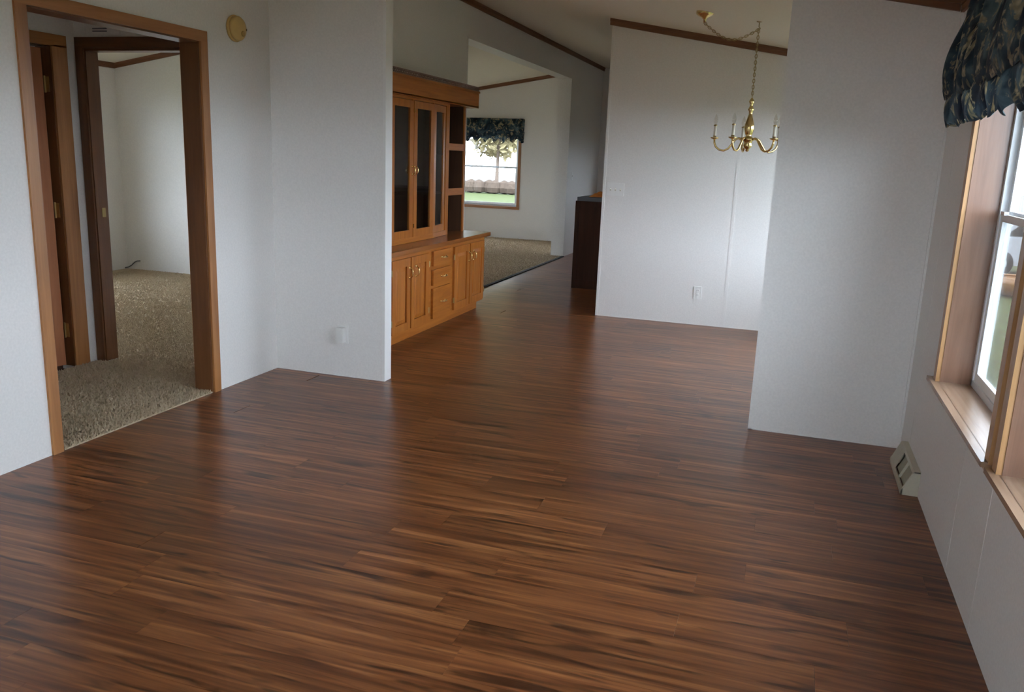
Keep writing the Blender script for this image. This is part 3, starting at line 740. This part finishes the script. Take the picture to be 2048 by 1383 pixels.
gd1 = glass_door((BX, 5.998), (BX, 6.404), 0.785, 1.880, 0.064, 'glass_door')
gd2 = glass_door((BX, 6.418), (BX, 6.822), 0.785, 1.880, 0.064, 'glass_door')
glass_door((BX - 0.004, 6.838), (SXF + 0.006, 7.176), 0.785, 1.880, 0.058, 'angled_panel')
glass_door((SXF + 0.006, 5.644), (BX - 0.004, 5.982), 0.785, 1.880, 0.058, 'angled_panel')
MB().box(BX - 0.024, BX - 0.004, 6.400, 6.422, 0.785, 1.885).build('stile', M['hutch_z'], H)
for y in (5.990, 6.830): MB().box(BX - 0.030, BX - 0.004, y - 0.009, y + 0.009, 0.785, 1.885).build('stile', M['hutch_z'], H)
bail(gd1, BX, 6.385, 1.33, False, 0.07); bail(gd2, BX, 6.437, 1.33, False, 0.07)
for z in (0.875, 1.80):
    MB().box(BX, BX + 0.008, 6.402, 6.420, z - 0.012, z + 0.018).build('catch', M['brass'], gd2, 0.002)
# fascia and gallery
FXr = -2.915
MB().box(XW, FXr, Y0 - 0.01, Y1 + 0.055, 1.905, 1.915).build('soffit_board', M['hutch_y'], H)
MB().box(FXr - 0.02, FXr, Y0 - 0.01, Y1 + 0.055, 1.900, 2.045).box(XW, FXr - 0.02, Y1 + 0.036, Y1 + 0.055, 1.900, 2.045).build('fascia', M['hutch_y'], H, 0.003)
MB().box(FXr - 0.004, FXr + 0.010, Y0 - 0.01, Y1 + 0.060, 2.035, 2.050).build('cap_moulding', M['hutch_y'], H, 0.003)
g = MB(); gx0, gx1 = FXr - 0.004, FXr + 0.006
g.box(gx0, gx1, Y0, Y1 + 0.055, 2.050, 2.056).box(gx0, gx1, Y0, Y1 + 0.055, 2.086, 2.092)
yy = Y0
while yy < Y1 + 0.03:
    for a, c in ((yy, yy + 0.03), (yy + 0.03, yy)):
        g.prism([(gx0 + 0.002, a, 2.055), (gx0 + 0.002, a + 0.007, 2.055), (gx0 + 0.002, c + 0.007, 2.087), (gx0 + 0.002, c, 2.087)], (0.006, 0, 0))
    yy += 0.03
g.box(XW, gx1, Y1 + 0.045, Y1 + 0.055, 2.086, 2.092).box(XW, gx1, Y1 + 0.045, Y1 + 0.055, 2.050, 2.056)
rgm = paint('pinkish brown fretwork', (0.28, 0.19, 0.16), 0.5, 0.3, 0, 30)
g.build('gallery_rail', rgm, H, kind='stuff', label='pinkish brown openwork rail along the top')

# ------------------------------------------------------------------ brass chandelier
CX, CY = -0.357, 6.60
ch = empty('chandelier', (CX, CY, 1.60), 'brass five-arm candle chandelier hanging from a swagged chain in the dining area', 'chandelier')
ccx = -0.745; zc = ZR(ccx)
MB().lathe([(0.064, 0.012), (0.066, -0.010), (0.052, -0.022), (0.022, -0.036), (0.010, -0.05), (0.008, -0.07)], (ccx, CY, zc), 20).build('canopy', M['brass'], ch, smooth=True)
zh = ZR(CX)
MB().tube([(CX, CY, zh + 0.005), (CX, CY, zh - 0.035), (CX + 0.010, CY, zh - 0.048), (CX, CY, zh - 0.060), (CX - 0.012, CY, zh - 0.048)], 0.004, 6).lathe([(0.02, 0.004), (0.02, -0.004), (0.006, -0.008)], (CX, CY, zh), 12).build('hook', M['brass_old'], ch)
def catenary(t):  # swag from canopy to hook
    x0, z0, x1, z1 = ccx, zc - 0.07, CX, zh - 0.052
    x = x0 + (x1 - x0) * t; z = z0 + (z1 - z0) * t - 0.080 * (1 - (2 * t - 1) ** 2) - 0.015 * math.sin(PI * t) ** 3
    return Vector((x, CY, z))
sw = [catenary(k / 24) for k in range(25)]
drop = [Vector((CX, CY, zh - 0.055 - (zh - 0.055 - 1.955) * k / 20)) for k in range(21)]
def chain_links(pts):
    b = MB(); path = [pts[0]]; acc = 0.0
    tot = sum((q - p).length for p, q in zip(pts, pts[1:])); n = int(tot / 0.021); pos = []
    for i in range(n):
        d = (i + 0.5) * tot / n; a = 0.0
        for p, q in zip(pts, pts[1:]):
            l = (q - p).length
            if a + l >= d: pos.append((p.lerp(q, (d - a) / l), (q - p).normalized())); break
            a += l
    for i, (p, t) in enumerate(pos):
        s = Vector((0, 1, 0)) if i % 2 else t.cross(Vector((0, 1, 0))).normalized()
        if abs(t.dot(s)) > 0.9: s = Vector((1, 0, 0))
        loop = [p + t * (0.0155 * math.cos(a)) + s * (0.0085 * math.sin(a)) for a in [2 * PI * k / 8 for k in range(9)]]
        b.tube(loop, 0.0022, 4, False)
    return b
chain_links(sw).build('swag_chain', M['brass_old'], ch, kind='stuff'); chain_links(drop).build('drop_chain', M['brass_old'], ch, kind='stuff')
MB().tube(sw + drop[1:], 0.0028, 5).build('cord', M['cord'], ch)
MB().lathe([(0.004, 1.955), (0.012, 1.945), (0.020, 1.93), (0.014, 1.915), (0.010, 1.90), (0.016, 1.885), (0.022, 1.872), (0.014, 1.86), (0.013, 1.84), (0.024, 1.80), (0.034, 1.765), (0.036, 1.735), (0.028, 1.70), (0.018, 1.685), (0.030, 1.675), (0.046, 1.668), (0.046, 1.655), (0.030, 1.645), (0.028, 1.63), (0.034, 1.615), (0.024, 1.598), (0.012, 1.59), (0.014, 1.58), (0.006, 1.572)], (CX, CY, 0), 20).build('column', M['brass'], ch, smooth=True)
for k in range(5):
    th = math.radians(175 + 72 * k); ux, uy = math.cos(th), math.sin(th)
    prof = [(0.038, 1.660), (0.060, 1.668), (0.082, 1.655), (0.102, 1.622), (0.124, 1.588), (0.152, 1.574), (0.182, 1.580), (0.206, 1.602), (0.216, 1.630), (0.218, 1.655)]
    prof = [(r * 1.13, z) for r, z in prof]
    arm = MB().tube([(CX + ux * r, CY + uy * r, z) for r, z in prof], [0.0075] * 9 + [0.006], 8).build('arm', M['brass'], ch, smooth=True)
    px, py = CX + ux * 0.2463, CY + uy * 0.2463
    MB().lathe([(0.008, 1.652), (0.028, 1.662), (0.031, 1.668), (0.010, 1.670), (0.013, 1.680)], (px, py, 0), 14).build('drip_cup', M['brass'], arm, smooth=True)
    MB().lathe([(0.0105, 1.668), (0.0105, 1.752)], (px, py, 0), 12).build('candle', M['candle'], arm, smooth=True)
    MB().lathe([(0.013, 1.750), (0.013, 1.758), (0.006, 1.762)], (px, py, 0), 12).build('socket_collar', M['brass_old'], arm)
    MB().lathe([(0.006, 1.760), (0.013, 1.775), (0.0155, 1.790), (0.011, 1.812), (0.004, 1.832), (0.001, 1.838)], (px, py, 0), 12).build('bulb', M['bulb'], arm, smooth=True)

# ------------------------------------------------------------------ small fittings
sd = empty('smoke_detector', (XL, 4.452, 2.148), 'round yellowed smoke detector on the wall right of the cased doorway', 'smoke detector')
MB().lathe([(0.074, 0), (0.076, 0.010), (0.074, 0.016), (0.070, 0.018)], (XL, 4.452, 2.148), 28, 'X').build('base_ring', M['yellowed'], sd, smooth=True)
MB().lathe([(0.069, 0.018), (0.070, 0.032), (0.062, 0.043), (0.045, 0.048), (0.018, 0.049)], (XL, 4.452, 2.148), 28, 'X').build('cover', M['yellowed'], sd, smooth=True)
MB().lathe([(0.016, 0.046), (0.016, 0.053), (0.011, 0.055)], (XL, 4.470, 2.120), 14, 'X').build('test_button', paint('darker yellow', (0.42, 0.27, 0.08), 0.5), sd, smooth=True)
for k in range(8):
    a = k * PI / 4; cy_, cz = 4.452 + 0.058 * math.cos(a), 2.148 + 0.058 * math.sin(a)
    MB().box(XL + 0.036, XL + 0.0455, cy_ - 0.006, cy_ + 0.006, cz - 0.006, cz + 0.006).build('vent_slot', paint('slot', (0.16, 0.10, 0.04), 0.7), sd) if k == 0 else None

def outlet(x, y, z, label, group=None):
    r = empty('outlet', (x, y, z), label, 'outlet', group)
    MB().box(x - 0.036, x + 0.036, y - 0.006, y, z - 0.059, z + 0.059).build('cover_plate', M['white'], r, 0.002)
    for dz in (0.021, -0.021):
        s = MB().lathe([(0.0165, 0), (0.0165, -0.003)], (x, y - 0.006, z + dz), 16, 'Y').build('socket', M['white'], r)
        for dx in (-0.006, 0.006): MB().box(x + dx - 0.0011, x + dx + 0.0011, y - 0.0096, y - 0.0088, z + dz - 0.004, z + dz + 0.005).build('slot', M['black'], s)
    MB().lathe([(0.003, 0), (0.003, -0.0015)], (x, y - 0.006, z), 10, 'Y').build('screw', M['steel'], r)
    return r
o = outlet(-2.718, YS, 0.288, 'white outlet low on the left partition wall')
# the first outlet carries a raised cover block
MB().box(-2.748, -2.700, YS - 0.052, YS - 0.0098, 0.238, 0.337).build('raised_cover', M['white'], o, 0.003)
outlet(-0.745, YF, 0.302, 'white outlet low on the dining end wall')
def switch_plate(origin, ax, gangs, label):
    """ax 'x': plate on a wall facing -Y; 'y': on a wall facing +X"""
    r = empty('light_switch', origin, label, 'switch'); x, y, z = origin; hw = 0.035 + 0.0225 * (gangs - 1)
    def bx(u0, u1, d0, d1, z0, z1):
        return MB().box(x + u0, x + u1, y - d1, y - d0, z + z0, z + z1) if ax == 'x' else MB().box(x + d0, x + d1, y + u0, y + u1, z + z0, z + z1)
    bx(-hw, hw, 0, 0.006, -0.058, 0.058).build('cover_plate', M['white'], r, 0.002)
    for k in range(gangs):
        u = (k - (gangs - 1) / 2) * 0.046
        bx(u - 0.006, u + 0.006, 0.006, 0.008, -0.013, 0.013).build('toggle_slot', M['cream'], r)
        bx(u - 0.004, u + 0.004, 0.006, 0.018, 0.001, 0.010).build('toggle', M['white'], r, 0.001)
    return r
switch_plate((-1.578, YF, 1.206), 'x', 3, 'white three-gang light switch near the left edge of the dining end wall')
switch_plate((XL, 12.69, 1.203), 'y', 1, 'white light switch on the dim wall right of the broad opening')

# baseboard register
RG = empty('floor_register', (XR - 0.04, 4.32, 0), 'cream metal baseboard register in the corner under the right windows', 'register')
ya, yb = 4.085, 4.560; x0 = XR - 0.001
pf = [(x0, 0), (x0 - 0.074, 0), (x0 - 0.074, 0.018), (x0 - 0.034, 0.112), (x0 - 0.026, 0.118), (x0, 0.118)]
for y0_, y1_, nm in ((ya, ya + 0.012, 'end_cap'), (yb - 0.012, yb, 'end_cap')):
    MB().prism([(px, y0_, pz) for px, pz in pf], (0, y1_ - y0_, 0)).build(nm, M['cream'], RG, 0.0015)
MB().box(x0 - 0.004, x0, ya + 0.012, yb - 0.012, 0, 0.116).build('back_plate', M['cream'], RG)
MB().prism([(x0, ya, 0.112), (x0 - 0.036, ya, 0.112), (x0 - 0.028, ya, 0.1195), (x0, ya, 0.1195)], (0, yb - ya, 0)).build('top_rail', M['cream'], RG, 0.001)
MB().prism([(x0 - 0.074, ya, 0.0), (x0 - 0.068, ya, 0.0), (x0 - 0.064, ya, 0.030), (x0 - 0.070, ya, 0.032), (x0 - 0.0745, ya, 0.018)], (0, yb - ya, 0)).build('front_rail', M['cream'], RG, 0.001)
MB().prism([(x0 - 0.070, yb - 0.17, 0.03), (x0 - 0.066, yb - 0.17, 0.03), (x0 - 0.032, yb - 0.17, 0.112), (x0 - 0.036, yb - 0.17, 0.112)], (0, 0.158, 0)).build('face_plate', M['cream'], RG)
for y in (4.245,):
    MB().prism([(x0 - 0.071, y, 0.028), (x0 - 0.035, y, 0.113), (x0 - 0.004, y, 0.113), (x0 - 0.004, y, 0.028)], (0, 0.006, 0)).build('fin', M['cream'], RG)
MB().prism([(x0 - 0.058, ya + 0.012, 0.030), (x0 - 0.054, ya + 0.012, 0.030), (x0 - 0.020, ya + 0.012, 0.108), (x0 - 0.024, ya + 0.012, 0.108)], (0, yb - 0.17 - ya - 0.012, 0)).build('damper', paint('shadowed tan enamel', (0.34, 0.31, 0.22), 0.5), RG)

# dark kitchen cabinet end and what lies on it
IS = empty('kitchen_cabinet', (-1.75, 9.8, 0), 'dark brown cabinet end with blue-grey countertop past the dining wall', 'cabinet')
MB().box(-2.342, -1.10, 9.45, 10.08, 0.0, 1.003).build('carcass', M['walnut'], IS, 0.004)
MB().box(-2.344, -2.300, 9.438, 9.45, 0.0, 1.003).build('corner_stile', M['walnut'], IS, 0.002)
MB().box(-2.300, -1.10, 9.442, 9.45, 0.0, 0.10).build('base_rail', M['walnut'], IS, 0.002)
MB().box(-2.300, -1.10, 9.442, 9.45, 0.94, 1.003).build('top_rail', M['walnut'], IS, 0.002)
MB().box(-2.325, -1.08, 9.43, 10.12, 1.003, 1.046).build('worktop', M['laminate'], IS, 0.006)
b = MB(); rg = random.Random(2); nx, ny = 14, 10; gv = []
for i in range(nx + 1):
    for j in range(ny + 1):
        u, v_ = i / nx, j / ny; ed = min(u, 1 - u, v_, 1 - v_)
        z = 1.050 + min(ed * 4, 1) * (0.022 + 0.016 * math.sin(u * 9 + v_ * 4) + 0.014 * math.cos(v_ * 11 - u * 5) + 0.022 * math.exp(-((u - 0.35) ** 2) * 20))
        gv.append(b.bm.verts.new((-2.215 + 0.22 * u + 0.01 * math.sin(v_ * 9), 9.55 + 0.20 * v_, z)))
for i in range(nx):
    for j in range(ny): b.bm.faces.new((gv[i * (ny + 1) + j], gv[(i + 1) * (ny + 1) + j], gv[(i + 1) * (ny + 1) + j + 1], gv[i * (ny + 1) + j + 1]))
o = b.build('cloth', M['orange'], None, smooth=True); tag(o, 'small crumpled orange cloth lying on the dark cabinet top', 'cloth')
sm = o.modifiers.new('thick', 'SOLIDIFY'); sm.thickness = 0.003; sm.offset = 1

# loose cable in the bedroom corner
b = MB().tube([(-7.36, 7.90, 0.02), (-7.33, 7.93, 0.03), (-7.29, 7.935, 0.055), (-7.25, 7.935, 0.090), (-7.21, 7.935, 0.108), (-7.17, 7.94, 0.112)], 0.006, 6)
tag(b.build('cable', M['cable'], None, smooth=True), 'short grey cable sticking up in the bedroom corner', 'cable')

# ------------------------------------------------------------------ outdoors
b = MB().box(-70, 70, -50, 110, -0.95, -0.80)
struct(b.build('ground', M['grass']), 'green lawn around the house', 'lawn')
b = MB().box(-60, 30, 51, 109, -0.80, -0.785)
struct(b.build('road', M['gravel']), 'pale gravel yard beyond the lawn', 'yard')
# leaf crowns
def tree(x, y, h, r, mat, label, seed, n=7000):
    rg = random.Random(seed); t = empty('tree', (x, y, -0.8), label, 'tree', 'trees beyond the lawn')
    zb = -0.8
    b = MB(); b.tube([(x, y, zb), (x + 0.1, y, zb + h * 0.25), (x - 0.1, y + 0.1, zb + h * 0.5), (x, y, zb + h * 0.8)], [0.12, 0.09, 0.06, 0.03], 8)
    for k in range(9):
        a = rg.uniform(0, 6.28); z = zb + h * rg.uniform(0.25, 0.65); l = r * rg.uniform(0.6, 0.95)
        b.tube([(x, y, z), (x + math.cos(a) * l * .5, y + math.sin(a) * l * .5, z + l * .35), (x + math.cos(a) * l, y + math.sin(a) * l, z + l * .55)], [0.07, 0.045, 0.015], 5)
    b.build('trunk', M['bark'], t)
    vs = []; fs = []
    for _ in range(n):
        while True:
            p = Vector((rg.uniform(-1, 1), rg.uniform(-1, 1), rg.uniform(-1, 1)))
            if 0.3 < p.length < 1: break
        c = Vector((p.x * r, p.y * r, h * 0.56 + p.z * h * 0.44)); s = rg.uniform(0.16, 0.34)
        u = Vector((rg.gauss(0, 1), rg.gauss(0, 1), rg.gauss(0, 1))).normalized(); v = u.orthogonal().normalized(); k = len(vs)
        vs += [c - u * s, c + v * s * .5, c + u * s, c - v * s * .5]; fs.append((k, k + 1, k + 2, k + 3))
    me = bpy.data.meshes.new('crown'); me.from_pydata(vs, [], fs); me.materials.append(mat)
    o = bpy.data.objects.new('crown', me); COL.objects.link(o); o.parent = t; o['kind'] = 'stuff'
for k, (x, y, h, r) in enumerate([(-18.6, 53, 15, 3.3), (-25.4, 55, 15, 3.4), (-22.4, 64, 17, 4.0), (-31.0, 66, 16, 4.0), (-13.2, 64, 16, 4.0)]):
    tree(x, y, h, r, M['leaf_y'] if k % 2 == 0 else M['leaf_g'], 'leafy tree outside, seen blurred through the far room window', 20 + k)
b = MB()
rg = random.Random(9)
for k in range(40):
    x = -30 + k * 0.55; b.lathe([(0.02, -0.8), (0.42, -0.72), (0.50, -0.45), (0.36, -0.15), (0.05, 0.0)], (x + rg.uniform(-.1, .1), 48 + rg.uniform(-.2, .2), 0), 7)
tag(b.build('hedge', M['hedge'], None), 'low brown hedge at the far edge of the lawn beyond the far window', 'hedge', kind='stuff')
# parked car and canoe outside the right windows
S = empty('car', (5.9, 22.2, -0.8), 'pale parked car on the grass beyond the orange canoe', 'car')
g0 = -0.8
def car_prism(pts, y0, y1): return MB().prism([(x, y0, g0 + z) for x, z in pts], (0, y1 - y0, 0))
car_prism([(3.75, 0.28), (8.05, 0.28), (8.10, 0.62), (7.95, 0.82), (6.95, 0.90), (4.75, 0.90), (3.80, 0.84), (3.70, 0.60)], 21.4, 23.05).build('body', M['siding'], S, 0.04)
car_prism([(4.45, 0.90), (6.95, 0.90), (6.30, 1.36), (4.95, 1.36)], 21.50, 22.95).build('cabin', M['siding'], S, 0.03)
for pts in ([(4.62, 0.93), (5.50, 0.93), (5.50, 1.27), (5.00, 1.27)], [(5.58, 0.93), (6.72, 0.93), (6.26, 1.27), (5.58, 1.27)]):
    for y0, y1 in ((21.492, 21.502), (22.948, 22.958)): car_prism(pts, y0, y1).build('side_window', M['black'], S)
for x in (4.55, 7.20):
    for y in (21.38, 22.87):
        wv = MB().lathe([(0.20, 0), (0.31, 0.01), (0.32, 0.10), (0.31, 0.19), (0.20, 0.20)], (x, y, g0 + 0.315), 18, 'Y').build('wheel', M['black'], S)
        MB().lathe([(0.18, -0.004), (0.17, 0.0), (0.17, 0.205), (0.18, 0.209)], (x, y, g0 + 0.315), 14, 'Y').build('hubcap', M['steel'], wv)
K = empty('canoe', (4.6, 18.2, -0.8), 'orange canoe lying on the lawn outside the right window', 'canoe')
vs = []; fs = []; nu, nv = 24, 10
for i in range(nu + 1):
    u = -1 + 2 * i / nu; wd_ = 0.42 * (1 - abs(u) ** 2.2) + 0.01; rise = 0.30 * abs(u) ** 3
    for j in range(nv + 1):
        a = PI * j / nv; vs.append((u * 2.2, -wd_ * math.cos(a), 0.36 + rise - 0.34 * math.sin(a) * (1 - 0.6 * abs(u) ** 4)))
for i in range(nu):
    for j in range(nv): a = i * (nv + 1) + j; fs.append((a, a + nv + 1, a + nv + 2, a + 1))
me = bpy.data.meshes.new('hull'); me.from_pydata(vs, [], fs); me.materials.append(M['canoe'])
for p in me.polygons: p.use_smooth = True
o = bpy.data.objects.new('hull', me); COL.objects.link(o); o.parent = K
so = o.modifiers.new('thick', 'SOLIDIFY'); so.thickness = 0.02
for xx in (-0.7, 0.7): MB().box(4.6 + xx - 0.06, 4.6 + xx + 0.06, 17.85, 18.55, -0.42, -0.39).build('seat', M['bark'], K)
for sgn in (-1, 1):
    MB().tube([(4.6 + 2.2 * u, 18.2 + sgn * (0.42 * (1 - abs(u) ** 2.2) + 0.01), -0.44 + 0.30 * abs(u) ** 3) for u in [-1 + k / 8 for k in range(17)]], 0.02, 6).build('gunwale', M['canoe'], K)
print('planks', npl, 'objects', len(bpy.data.objects))
